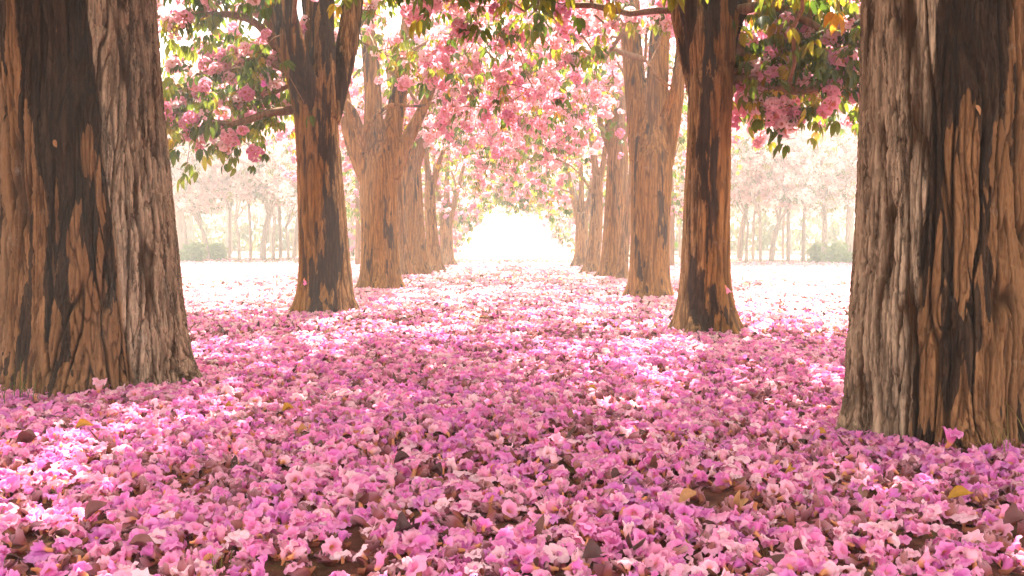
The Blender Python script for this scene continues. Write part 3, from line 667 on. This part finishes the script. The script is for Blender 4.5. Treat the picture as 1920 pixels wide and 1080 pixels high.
def build_tree(t, k):
    side = -1 if t.key.endswith('L') else 1
    root = thing('blossom_tree', t.base, t.label, 'tree', t.group)
    link('trunk', t.trunk, root)
    if getattr(t, 'extra_limbs', False):
        for L in t.limbs:
            Q = catmull(L, 0.12); V, tri = join_tubes([tube(Q[:, :3] - t.base, Q[:, 3], 16)])
            z0 = np.zeros(len(V)); link('limb', mesh_np('limb', V, tri, M_bark_mid, attrs={'stain': z0, 'pale': z0, 'top': z0 + 1}), root)
    n, Rc, zi, zo, zt, bs, lpt, bpt = CROWN[t.key]
    A = crown_points(t, n, Rc, zi, zo, zt, side, 300 + k)
    if t.key in SIDE_PATHS:
        for pl in SIDE_PATHS[t.key]:                       # the long bare branches that leave the trunk sideways
            t.limbs.append([np.concatenate([px(x, y, t.d) + np.array([0, dy, 0]), [0.05 - 0.035 * i / (len(pl) - 1)]]) for i, (x, y, dy) in enumerate(pl)])
            Q = catmull(t.limbs[-1], 0.08); Q[:, :3] += 0.012 * np.stack([fbm(Q[:, :3] * 3 + 9, 2), fbm(Q[:, :3] * 3, 2), fbm(Q[:, :3] * 3 + 5, 2)], -1)
            V, tri = join_tubes([tube(Q[:, :3] - t.base, Q[:, 3], 9)]); z0 = np.zeros(len(V))
            link('branch', mesh_np('branch', V, tri, M_branch, attrs={'stain': z0, 'pale': z0 + 0.4, 'top': z0 + 1}), root)
        A = np.vstack([A, path_attractors(SIDE_PATHS[t.key], t.d, 46, 0.19, 400 + k, -0.25)])
        t.limbs_side = True
    pos, rad, chains, tips, nroot = grow(t, A, 500 + k)
    thick = [c for c in chains if rad[c[min(1, len(c) - 1)]] > 0.016]; thin = [c for c in chains if rad[c[min(1, len(c) - 1)]] <= 0.016]
    def chain_mesh(name, cs, m):
        ts = []
        for c in cs:
            R = rad[c].copy(); R[0] = R[1]
            ts.append(tube(pos[c] - t.base, np.maximum(R, 0.0042), m))
        V, tri = join_tubes(ts); z0 = np.zeros(len(V)); return mesh_np(name, V, tri, M_branch, attrs={'stain': z0, 'pale': z0 + 0.3, 'top': z0 + 1})
    for c in thick[:120]: link('branch', chain_mesh('branch', [c], 7), root)
    if thin: link('twigs', chain_mesh('twigs', thin, 4 if t.d < 18 else 3), root, kind='stuff')
    # blossoms and leaves at and near the twig ends
    r_ = np.random.default_rng(700 + k)
    bp, lp = [], []
    thinset = [i for c in thin for i in c[1:]]
    for i in tips:
        p = pos[i]; outer = side * (p[0] - t.base[0]) > 0.25 and t.key in ('T2L', 'T2R')
        share = 0.30 if outer else bs
        if r_.random() < share:
            for q in range(max(1, r_.poisson(bpt))): bp.append(p + r_.normal(0, 0.11 if q else 0.02, 3))
        nl = r_.poisson(lpt * (1.3 if outer else 1.0))
        for q in range(nl): lp.append(p + r_.normal(0, 0.12, 3))
    if thinset:
        for i in r_.choice(thinset, int(len(tips) * (0.9 * lpt))): lp.append(pos[i] + r_.normal(0, 0.05, 3))
        for i in r_.choice(thinset, int(len(tips) * 0.35 * bpt)): bp.append(pos[i] + r_.normal(0, 0.06, 3))
    for i in tips:                                          # extra leaves above the view, added to shade the near ground and air
        p = pos[i]
        if p[2] > H + 0.25 * p[1] + 0.25 and t.d < 24:
            for q in range(40 if t.d < 7 else (11 if -side * (p[0] - t.base[0]) > -0.3 else 0) if t.d < 12 else 2 if t.d < 16 else 0): lp.append(p + r_.normal(0, 0.26, 3) + [0, 0, 0.1])
    bp = np.array(bp); lp = np.array(lp)
    bp[:, 2] -= 0.03
    def bare(Q):                                            # the lower limbs carry no blossom or leaf
        x = Q[:, 0] / Q[:, 1] * F + 960; y = HORIZON + (H - Q[:, 2]) / Q[:, 1] * F; ok = np.ones(len(Q), bool)
        for a0, a1, b0, b1, dd in ((542, 660, 20, 600, 10.7), (1278, 1382, 30, 640, 8.6), (655, 795, 165, 560, 15.3), (1170, 1288, 50, 570, 13.3), (750, 805, 285, 530, 20.4), (1125, 1180, 235, 530, 19.7)):
            ok &= ~((x > a0) & (x < a1) & (y > b0) & (y < b1) & (Q[:, 1] < dd) & (r_.random(len(Q)) < 0.93))
        return ok
    bp, lp = bp[bare(bp)], lp[bare(lp)]
    def rots(n, kind):
        if kind == 'b': return np.stack([r_.normal(0, 0.5, n), r_.normal(0, 0.5, n), r_.uniform(0, 6.28, n)], -1)
        return np.stack([r_.normal(0, 0.25, n), r_.normal(0.25, 0.3, n), r_.uniform(0, 6.28, n)], -1)
    br, lr = rots(len(bp), 'b'), rots(len(lp), 'l')
    bsz = r_.uniform(0.75, 1.25, len(bp)); lsz = r_.uniform(0.8, 1.35, len(lp))
    if t.d > 28: bsz *= 1.35; lsz *= 1.3
    for name, P, R, sc, meshes, grp, stuff, lim in (('blossom_cluster', bp, br, bsz, CLUSTERS, g_blossom, 'blossoms', 150 if t.d < 24 else 0), ('leaf', lp, lr, lsz, LEAVES, g_leaf, 'foliage', 150 if t.d < 14 else 0)):
        idx = r_.integers(0, len(meshes), len(P)); vis = visible(P)
        if t.key in ('T1L', 'T1R'): vis[:] = False
        cand = np.where(vis)[0]; cand = cand[np.argsort(P[cand, 1])][:lim]
        for i in cand: link(name, meshes[idx[i]], root, P[i] - t.base, R[i], sc[i])
        rest = np.ones(len(P), bool); rest[cand] = False
        if rest.any(): scatter(stuff, grp, P[rest] - t.base, R[rest], sc[rest], idx[rest], root)
    return root
for k, t in enumerate(TREES): build_tree(t, k)

# ------------------------------------------------------------------ the hazy wood behind the lawns
def far_tree_meshes(seed, hgt, r0):
    r_ = np.random.default_rng(seed); ts = []; tips = []
    lean = r_.normal(0, 0.22, 2); fork = hgt * r_.uniform(0.16, 0.30)
    main = np.array([(0, 0, -.1), (lean[0] * .3, lean[1] * .3, fork * .5), (lean[0], lean[1], fork)])
    Q = catmull(main, 0.25); ts.append(tube(Q, np.linspace(r0 * 1.15, r0 * 0.85, len(Q)), 8))
    for q in range(r_.integers(3, 5)):
        a = r_.uniform(0, 6.28); L = hgt - fork
        e = main[2] + np.array([math.cos(a) * L * r_.uniform(.2, .45), math.sin(a) * L * r_.uniform(.2, .45), L * r_.uniform(.6, .95)])
        mid = (main[2] + e) / 2 + np.array([math.cos(a), math.sin(a), 0]) * r_.uniform(0, .25)
        Q = catmull([main[2], mid, e], 0.3); ts.append(tube(Q, np.linspace(r0 * .6, r0 * .15, len(Q)), 6)); tips.append(e)
        for s in range(7):
            b = Q[r_.integers(len(Q) // 4, len(Q))]; e2 = b + np.array([r_.normal(0, .8), r_.normal(0, .8), r_.uniform(-.35, .7)])
            Q2 = catmull([b, (b + e2) / 2 + r_.normal(0, .1, 3), e2], 0.3); ts.append(tube(Q2, np.linspace(r0 * .2, r0 * .06, len(Q2)), 4)); tips.append(e2)
            for s2 in range(2):
                e3 = e2 + np.array([r_.normal(0, .45), r_.normal(0, .45), r_.uniform(-.4, .35)])
                ts.append(tube([e2, (e2 + e3) / 2 + r_.normal(0, .05, 3), e3], [r0 * .06, r0 * .05, r0 * .03], 3)); tips.append(e3)
    V, tri = join_tubes(ts); z0 = np.zeros(len(V))
    tips = np.array(tips)
    tr = mesh_np('trunk', V, tri, M_far_bark, attrs={'stain': z0, 'pale': z0 + .5, 'top': z0 + 1})
    n = 1000; P = tips[r_.integers(0, len(tips), n)] + r_.normal(0, .3, (n, 3)) - [0, 0, .2]; P[:, 2] = np.maximum(P[:, 2], 1.3 + 0.35 * (seed % 5) * .6 + 0.7 * np.abs(r_.normal(0, 1, n)))
    return tr, P, tips
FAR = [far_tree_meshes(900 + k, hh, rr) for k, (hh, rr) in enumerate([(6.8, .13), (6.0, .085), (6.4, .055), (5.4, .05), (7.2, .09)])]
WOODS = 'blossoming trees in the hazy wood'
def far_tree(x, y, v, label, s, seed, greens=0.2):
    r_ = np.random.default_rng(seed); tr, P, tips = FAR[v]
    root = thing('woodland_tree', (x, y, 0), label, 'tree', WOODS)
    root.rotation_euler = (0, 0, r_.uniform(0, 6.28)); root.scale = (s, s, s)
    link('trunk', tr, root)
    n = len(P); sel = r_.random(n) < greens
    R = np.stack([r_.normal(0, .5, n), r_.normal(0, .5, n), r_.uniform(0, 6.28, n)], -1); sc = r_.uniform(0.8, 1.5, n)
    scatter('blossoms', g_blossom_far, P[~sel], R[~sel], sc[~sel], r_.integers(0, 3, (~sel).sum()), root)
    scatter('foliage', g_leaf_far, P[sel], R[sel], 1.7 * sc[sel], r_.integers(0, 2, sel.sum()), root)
wood = []
for xp, d, v in ((345, 32.5, 0), (390, 33.5, 1), (430, 35, 2), (449, 33, 3), (470, 36, 2), (492, 34, 1), (512, 33, 3), (526, 36, 2), (541, 34, 3), (552, 37, 4), (300, 35, 4), (240, 38, 1), (660, 38, 2), (690, 44, 1)):
    wood.append((xp, d, v, 'left'))
for xp, d, v in ((1592, 29.5, 0), (1546, 30.5, 1), (1506, 32, 2), (1478, 31, 3), (1468, 34, 2), (1446, 31, 1), (1426, 30, 3), (1412, 34, 2), (1399, 31, 3), (1386, 33, 4), (1640, 32, 4), (1700, 35, 1), (1275, 37, 2), (1240, 43, 1)):
    wood.append((xp, d, v, 'right'))
KIND = ['thick trunked tree with a wide pale crown', 'medium trunked tree with pink crown', 'thin trunked blossom tree', 'thin short blossom tree', 'tall blossom tree with forked trunk']
ORD = ['first', 'second', 'third', 'fourth', 'fifth', 'sixth', 'seventh', 'eighth', 'ninth', 'tenth', 'eleventh', 'twelfth', 'thirteenth', 'fourteenth', 'fifteenth']
wood.sort(key=lambda q: abs(q[0] - 960)); seen_ = {'left': 0, 'right': 0}
for k, (xp, d, v, sd) in enumerate(wood):
    far_tree((xp - 960) / F * d, d, v, '%s, %s from the avenue in the %s wood' % (KIND[v], ORD[seen_[sd]], sd), (0.86 + 0.085 * ((k * 7) % 5)) * (1.0 if d < 40 else 1.15), 950 + k, 0.45 if v == 0 else 0.15); seen_[sd] += 1
r_ = np.random.default_rng(77)
for k in range(22):                                  # second rank, faint
    sd = -1 if k % 2 else 1
    x = sd * (7 + (k // 2) * 1.9 + r_.uniform(-.5, .5)); y = 45 + r_.uniform(0, 7) - (3 if sd > 0 else 0)
    far_tree(x, y, int(r_.integers(0, 5)), 'faint tree in the deep rank of the %s wood, %s from the avenue' % ('left' if sd < 0 else 'right', ORD[k // 2]), r_.uniform(1.1, 1.35), 990 + k, 0.3)
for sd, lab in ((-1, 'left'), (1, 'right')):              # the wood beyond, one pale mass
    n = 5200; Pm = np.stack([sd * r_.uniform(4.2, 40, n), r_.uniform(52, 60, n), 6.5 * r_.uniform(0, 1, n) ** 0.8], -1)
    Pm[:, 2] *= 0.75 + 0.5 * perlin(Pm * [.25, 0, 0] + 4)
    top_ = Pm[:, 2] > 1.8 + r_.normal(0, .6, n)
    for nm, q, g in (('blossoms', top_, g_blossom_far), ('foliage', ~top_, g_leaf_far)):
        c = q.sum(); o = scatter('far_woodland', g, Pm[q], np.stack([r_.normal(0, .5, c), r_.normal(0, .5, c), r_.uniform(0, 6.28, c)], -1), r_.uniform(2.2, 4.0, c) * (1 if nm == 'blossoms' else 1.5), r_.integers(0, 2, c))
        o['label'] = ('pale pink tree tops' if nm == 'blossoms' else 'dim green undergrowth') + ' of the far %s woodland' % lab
def shrub(x, y, h, label, seed, mat):
    r_ = np.random.default_rng(seed); root = thing('shrub', (x, y, 0), label, 'shrub', 'shrubs in front of the hazy wood')
    ts = []
    for q in range(7):
        a = r_.uniform(0, 6.28); ts.append(tube([(0, 0, -.05), (math.cos(a) * .15 * h, math.sin(a) * .15 * h, h * .4), (math.cos(a) * .4 * h, math.sin(a) * .4 * h, h * .8)], [.02, .014, .006], 4))
    V, tri = join_tubes(ts); z0 = np.zeros(len(V)); link('stem', mesh_np('stem', V, tri, M_branch, attrs={'stain': z0, 'pale': z0, 'top': z0 + 1}), root)
    n = 300; u = r_.normal(0, 1, (n, 3)); u /= np.linalg.norm(u, axis=1)[:, None]
    P = u * (h * .5 * r_.uniform(.45, 1, (n, 1)) ** .6) * [1.05, 1.05, 1] * (1 + .9 * perlin(u * 2.3 + seed))[:, None] + [0, 0, h * .52]
    scatter('foliage', mat, P, np.stack([r_.normal(0, .6, n), r_.normal(0, .6, n), r_.uniform(0, 6.28, n)], -1), r_.uniform(.8, 1.5, n), r_.integers(0, 2, n), root)
g_shrub = source('source_shrub_leaf', [palmate('shrub_leaf', M_shrub, 130 + k, 5, 3) for k in range(2)])
shrub((366 - 960) / F * 32, 32, 0.62, 'round light green shrub at the foot of the left wood', 1, g_shrub)
shrub((405 - 960) / F * 34, 34, 0.6, 'darker shrub between two trunks of the left wood', 2, g_shrub)
shrub((1566 - 960) / F * 29, 29, 0.62, 'round light green shrub at the foot of the right wood', 3, g_shrub)
shrub((1536 - 960) / F * 31, 31, 0.6, 'darker shrub between two trunks of the right wood', 4, g_shrub)
shrub((340 - 960) / F * 31.6, 31.6, 0.34, 'low green shrub beside the left thick trunk across the lawn', 5, g_shrub)
shrub((1598 - 960) / F * 28.6, 28.6, 0.34, 'low green shrub beside the right thick trunk across the lawn', 6, g_shrub)
for xp, d, lab in ((670, 27, 'left'), (1259, 26, 'right')):
    root = thing('slender_tree', px(xp, 0, d) * [1, 1, 0], 'straight pole-like thin trunk standing on the bright lawn behind the %s row' % lab, 'tree', 'thin straight trunks behind the rows')
    Q = catmull([(0, 0, -.1), (.02, 0, 1.2), (-.01, 0, 2.6), (.03, 0, 4.2)], .2); Q = np.hstack([Q, np.linspace(.075, .05, len(Q))[:, None]])
    V, tri = join_tubes([tube(Q[:, :3], Q[:, 3], 10)] + [tube([(0, 0, 2.6), (a, b, 3.1), (a * 1.8, b * 1.8, 3.5)], [.025, .018, .01], 5) for a, b in ((.4, .1), (-.35, .2), (.1, -.4), (-.2, -.3))])
    z0 = np.zeros(len(V)); link('trunk', mesh_np('trunk', V, tri, M_branch, attrs={'stain': z0, 'pale': z0 + .3, 'top': z0 + 1}), root)
    q_ = np.random.default_rng(int(d)); n = 260; P = q_.normal(0, 1, (n, 3)) * [.7, .7, .45] + [0, 0, 3.6]
    scatter('foliage', g_leaf, P, np.stack([q_.normal(0, .4, n), q_.normal(0, .4, n), q_.uniform(0, 6.28, n)], -1), q_.uniform(.9, 1.5, n), q_.integers(0, 5, n), root)

# ------------------------------------------------------------------ the carpet of fallen blossoms
def carpet(n, y0, y1, margin, seed, thr):
    r_ = np.random.default_rng(seed)
    y = np.sqrt(r_.uniform(y0 ** 2, y1 ** 2, n)); x = r_.uniform(-1, 1, n) * (y * 0.515 * margin + 0.4)
    p = np.stack([x, y, 0 * x], -1)
    nz = fbm(p * 1.7 + 3, 2) + 0.9 * fbm(p * 6.0 + 8, 2)
    keep = nz + r_.uniform(-.3, .3, n) > thr
    return p[keep]
trunks_xy = [(t.base[0], t.base[1], 0.48 if t.key == 'T1L' else 0.37 if t.key == 'T1R' else 0.25 if t.d < 16 else 0.15) for t in TREES]
def clear(P):
    ok = np.ones(len(P), bool)
    for x, y, r in trunks_xy: ok &= (P[:, 0] - x) ** 2 + (P[:, 1] - y) ** 2 > r * r
    return P[ok]
pts = [carpet(24500, 2.1, 8.0, 1.15, 1, -0.43), carpet(26000, 8.0, 16.0, 1.1, 2, -0.5), carpet(30000, 16.0, 29.0, 1.1, 3, -0.15), carpet(9000, 28.0, 42.0, 1.1, 4, 0.0)]
rq = np.random.default_rng(8)
for x, y, rr in trunks_xy[:8]:                            # drifts against the trunks
    q = int(300 * rr / .3); a = rq.uniform(0, 6.28, q); rad_ = rr * 1.02 + np.abs(rq.normal(0, .13, q))
    pts.append(np.stack([x + rad_ * np.cos(a), y + rad_ * np.sin(a), 0 * a], -1))
P = clear(np.vstack(pts)); n = len(P)
r_ = np.random.default_rng(21)
heap = 0.018 * fbm(P * 2.6 + 5, 2)
P[:, 2] = ground_z(P[:, 0], P[:, 1]) + np.clip(heap, -.008, 1) + r_.uniform(0.006, 0.036, n)
for x, y, rr in trunks_xy[:8]: P[:, 2] += 0.025 * np.exp(-np.clip(np.hypot(P[:, 0] - x, P[:, 1] - y) - rr, 0, 9) / .10) * r_.uniform(.2, 1, n)
tilt = np.abs(r_.normal(0, 0.75, n)); az = r_.uniform(0, 6.28, n); spin = r_.uniform(0, 6.28, n)
flip = r_.random(n) < 0.12; tilt[flip] = math.pi - tilt[flip]
R = np.stack([tilt * np.cos(az), tilt * np.sin(az), spin], -1)
scl = 0.47 + 0.52 * r_.beta(2.2, 1.6, n); idx = r_.integers(0, len(FALLEN), n)
scl[P[:, 1] > 16] *= 1.35
xs = P[:, 0] / P[:, 1] * F + 960; ys = HORIZON + (H - P[:, 2]) / P[:, 1] * F
score = np.where((xs > -20) & (xs < 1940) & (ys < 1095), F / P[:, 1] * scl + 2500 * P[:, 2], 0)
pick = np.argsort(-score)[:300]
LABELS = ['wide open pink trumpet blossom', 'open ruffled pink blossom', 'half open pink blossom', 'crumpled half closed pink blossom', 'limp flattened pink blossom', 'nearly closed pink blossom', 'wrinkled pink blossom', 'broad flat open pink blossom']
for i in pick:
    o = link('fallen_blossom', FALLEN[idx[i]], None, P[i], R[i], scl[i])
    tag(o, LABELS[idx[i]] + ' in the nearest carpet, ' + ('at its left end' if xs[i] < 330 else 'below the left trunk row' if xs[i] < 700 else 'at the middle of the path' if xs[i] < 1220 else 'below the right trunk row' if xs[i] < 1600 else 'at its right end'), 'blossom', 'fallen blossoms in the foreground')
rest = np.ones(n, bool); rest[pick] = False
g_fallen = source('source_fallen', FALLEN); g_wither = source('source_wither', WITHER); g_litter = source('source_litter', LITTER); g_grass = source('source_grass', GRASS)
far_ = (0.5 + 0.5 * np.tanh((P[:, 1] - 9.5) / 3.5) * 0.9 + 0.5 * sstep(2.6, 4.2, np.abs(P[:, 0]))) > r_.uniform(0.1, 1.0, len(P))  # petals given the light-washed colour, more with distance and off the path
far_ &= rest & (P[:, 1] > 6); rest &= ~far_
o = scatter('fallen_blossoms', source('source_pale', FALLEN_PALE), P[far_], R[far_], scl[far_], idx[far_] % 4); o['label'] = 'fallen blossoms painted paler for the light on the sunlit lawns and far along the avenue'
o = scatter('fallen_blossoms', g_fallen, P[rest], R[rest], scl[rest], idx[rest]); o['label'] = 'dense carpet of fallen pink blossoms covering the ground between the trees'
def low(n, y0, y1, seed, thr): return clear(carpet(n, y0, y1, 1.15, seed, thr))
Pw = np.vstack([low(14000, 2.1, 8.5, 31, -1.3), low(7000, 8.5, 17, 32, -.2)]); n = len(Pw)
Pw[:, 2] = ground_z(Pw[:, 0], Pw[:, 1]) + r_.uniform(.002, .022, n)
o = scatter('withered_blossoms', g_wither, Pw, np.stack([r_.normal(1.2, .6, n), r_.normal(0, .6, n), r_.uniform(0, 6.28, n)], -1), r_.uniform(.7, 1.2, n), r_.integers(0, 4, n)); o['label'] = 'withered red brown blossoms in the gaps of the carpet'
Pl = np.vstack([low(2600, 2.1, 8.5, 41, -.7), low(4200, 8.5, 18, 42, -.4), low(3000, 18, 30, 43, -.4)]); n = len(Pl)
Pl[:, 2] = ground_z(Pl[:, 0], Pl[:, 1]) + r_.uniform(.004, .035, n)
o = scatter('leaf_litter', g_litter, Pl, np.stack([r_.normal(0, .45, n), r_.normal(0, .45, n), r_.uniform(0, 6.28, n)], -1), r_.uniform(.6, 1.3, n), r_.integers(0, 5, n)); o['label'] = 'small brown dead leaves among the fallen blossoms'
Pg = np.vstack([low(1500, 2.1, 9, 51, .25), low(2500, 20, 34, 52, -.3)]); n = len(Pg)
Pg[:, 2] = ground_z(Pg[:, 0], Pg[:, 1])
o = scatter('grass', g_grass, Pg, np.stack([np.zeros(n), np.zeros(n), r_.uniform(0, 6.28, n)], -1), r_.uniform(.6, 1.2, n), r_.integers(0, 3, n)); o['label'] = 'sparse short grass showing between the blossoms'

# ------------------------------------------------------------------ single leaves and blossoms one can point at
def gp(x, y):
    d = H * F / (y - HORIZON); return np.array([(x - 960) / F * d, d, float(ground_z(np.array([(x - 960) / F * d]), np.array([d]))[0])])
GL = 'large single leaves on the carpet'
for k, (x, y, L, W, mat, rot, lab) in enumerate([
    (157, 822, .115, .027, M_gold, .1, 'curled golden leaf lying left of centre below the left trunk'),
    (540, 786, .10, .032, M_gold, .3, 'golden brown leaf lying upright between the left trunk and the path middle'),
    (1800, 962, .115, .027, M_gold, 0, 'curled golden leaf lying below the right trunk'),
    (428, 780, .06, .022, M_gold, .8, 'small yellow leaf lying right of the left trunk foot'),
    (1535, 836, .07, .022, M_gold, .2, 'small golden leaf lying just left of the right trunk foot'),
    (1475, 905, .05, .02, M_gold, 1.2, 'tiny golden leaf lying below the gap left of the right trunk'),
    (1110, 747, .07, .018, M_gold, .1, 'slim orange leaf lying on the magenta blossoms of the middle path'),
    (565, 832, .06, .026, M_tan, .6, 'tan folded leaf lying below the golden leaf on the left'),
    (1380, 968, .075, .032, M_tan, 1.9, 'tan leaf standing on edge in the lower right blossoms'),
    (1290, 958, .09, .03, M_tan, .1, 'tan curled leaf lying beside grass in the lower right blossoms'),
    (48, 860, .125, .05, M_brown, .2, 'broad brown leaf lying at the left edge below the trunk'),
    (1900, 1012, .11, .045, M_brown, .4, 'broad brown leaf at the lower right edge'),
    (180, 985, .10, .03, M_brown, .5, 'long brown leaf lying in the lower left blossoms'),
    (270, 1055, .12, .035, M_brown, .2, 'purplish brown leaf near the bottom left of the carpet'),
    (675, 972, .085, .03, M_brown, 1.1, 'mauve brown leaf lying tilted in the lower middle left'),
    (755, 1035, .12, .045, M_dark, .9, 'dark maroon pointed leaf standing in the bottom middle blossoms'),
    (752, 890, .08, .035, M_dark, .4, 'dark maroon leaf among blossoms left of the middle'),
    (820, 912, .08, .034, M_dark, 0, 'near black round leaf lying at the middle of the carpet'),
    (1185, 1052, .10, .04, M_dark, 1.5, 'dark maroon leaf standing near the bottom right of the middle'),
    (1155, 920, .07, .03, M_dark, .3, 'small dark leaf lying right of the middle'),
    (1110, 1075, .11, .045, M_dark, .7, 'very dark leaf at the bottom edge of the picture')]):
    me = litter_leaf('fallen_leaf', mat, L * .72, W * .60, 1000 + k, 3.0); p = gp(x, y)
    o = link('fallen_leaf', me, None, p + [0, 0, .05], (r_.normal(0.45, .2), r_.normal(0, .25), rot)); tag(o, lab, 'leaf', GL)
for x, y, d, rot, lab in ((108, 742, 5.0, .3, 'rounded brown leaf propped against the foot of the left trunk'), (1838, 842, 3.85, .2, 'rounded brown leaf propped against the foot of the right trunk')):
    me = litter_leaf('fallen_leaf', M_brown, .17, .05, 1100 + int(x), 1.0); p = gp(x, y)
    o = link('fallen_leaf', me, None, p + [0, -.05, .05], (.9, .1, rot)); tag(o, lab, 'leaf', GL)
for t, u, z, lab in ((t1l, .13, 1.32, 'small orange leaf stuck on the seam of the left trunk'), (t1r, -.2, 1.33, 'small orange leaf stuck on the seam of the right trunk')):
    r0 = .465 if t is t1l else .385
    o = link('stuck_leaf', litter_leaf('stuck_leaf', M_tan, .05, .014, 1200, 1), None, t.base + [r0 * math.sin(u) + (-.05 if t is t1l else .02), -r0 * math.cos(u) - .01, z], (1.2, 1.1, 0.2)); tag(o, lab, 'leaf', 'orange leaves stuck on the front trunks')
for x, y, d, sc_, lab in ((493, 152, 7.5, 1.25, 'pale blossom falling in front of the foliage beside the left striped trunk'), (1428, 62, 7.0, 1.25, 'pale blossom falling in front of the foliage beside the right striped trunk'), (571, 527, 9.2, 1.0, 'pale blossom falling in front of the striped trunk on the left'), (1363, 541, 7.4, 1.0, 'pale blossom falling past the orange edge of the trunk on the right')):
    o = link('falling_blossom', FALLEN[5], None, px(x, y, d), (2.6, .4, 1), sc_); tag(o, lab, 'blossom', 'falling blossoms')
for p, lab in ((np.array([t1l.base[0] + .27, 5.02, .0]), 'lone blossom standing upright against the foot of the left trunk'), (np.array([t1r.base[0] - .20, 3.74, .0]), 'lone blossom standing upright against the foot of the right trunk')):
    o = link('leaning_blossom', FALLEN[2], None, p + [0, 0, .085], (.25, .25, 0), 1.35); tag(o, lab, 'blossom', 'blossoms leaning on the front trunks')
for b, lab, sd in ((t1l.base + [-.10, -.60, 0], 'thin dry grass tuft growing at the foot of the left trunk', 1), (t1r.base + [.06, -.49, 0], 'thin dry grass tuft growing at the foot of the right trunk', 2)):
    o = link('grass_tuft', blades('grass_tuft', 26, .30, .07, 1300 + sd, M_grass), None, b); tag(o, lab, 'grass tuft', 'grass tufts at the front trunks')

# ------------------------------------------------------------------ the air
m, n_, out = new_mat('haze')
pv = n_.nodes.new('ShaderNodeVolumePrincipled'); pv.inputs['Color'].default_value = (1.0, 0.985, 0.96, 1); pv.inputs['Density'].default_value = HAZE_DENSITY; pv.inputs['Anisotropy'].default_value = 0.4
n_.links.new(pv.outputs[0], out.inputs['Volume'])
x0, y0, z0, x1, y1, z1 = -225, -225, -1.2, 225, 265, 13
hv = [(x, y, z) for z in (z0, z1) for y in (y0, y1) for x in (x0, x1)]
haze = link('haze', mesh_np('haze', hv, [(0, 2, 3, 1), (4, 5, 7, 6), (0, 1, 5, 4), (2, 6, 7, 3), (0, 4, 6, 2), (1, 3, 7, 5)], m, False), kind='stuff')
haze['label'] = 'bright pale haze filling the air of the avenue'
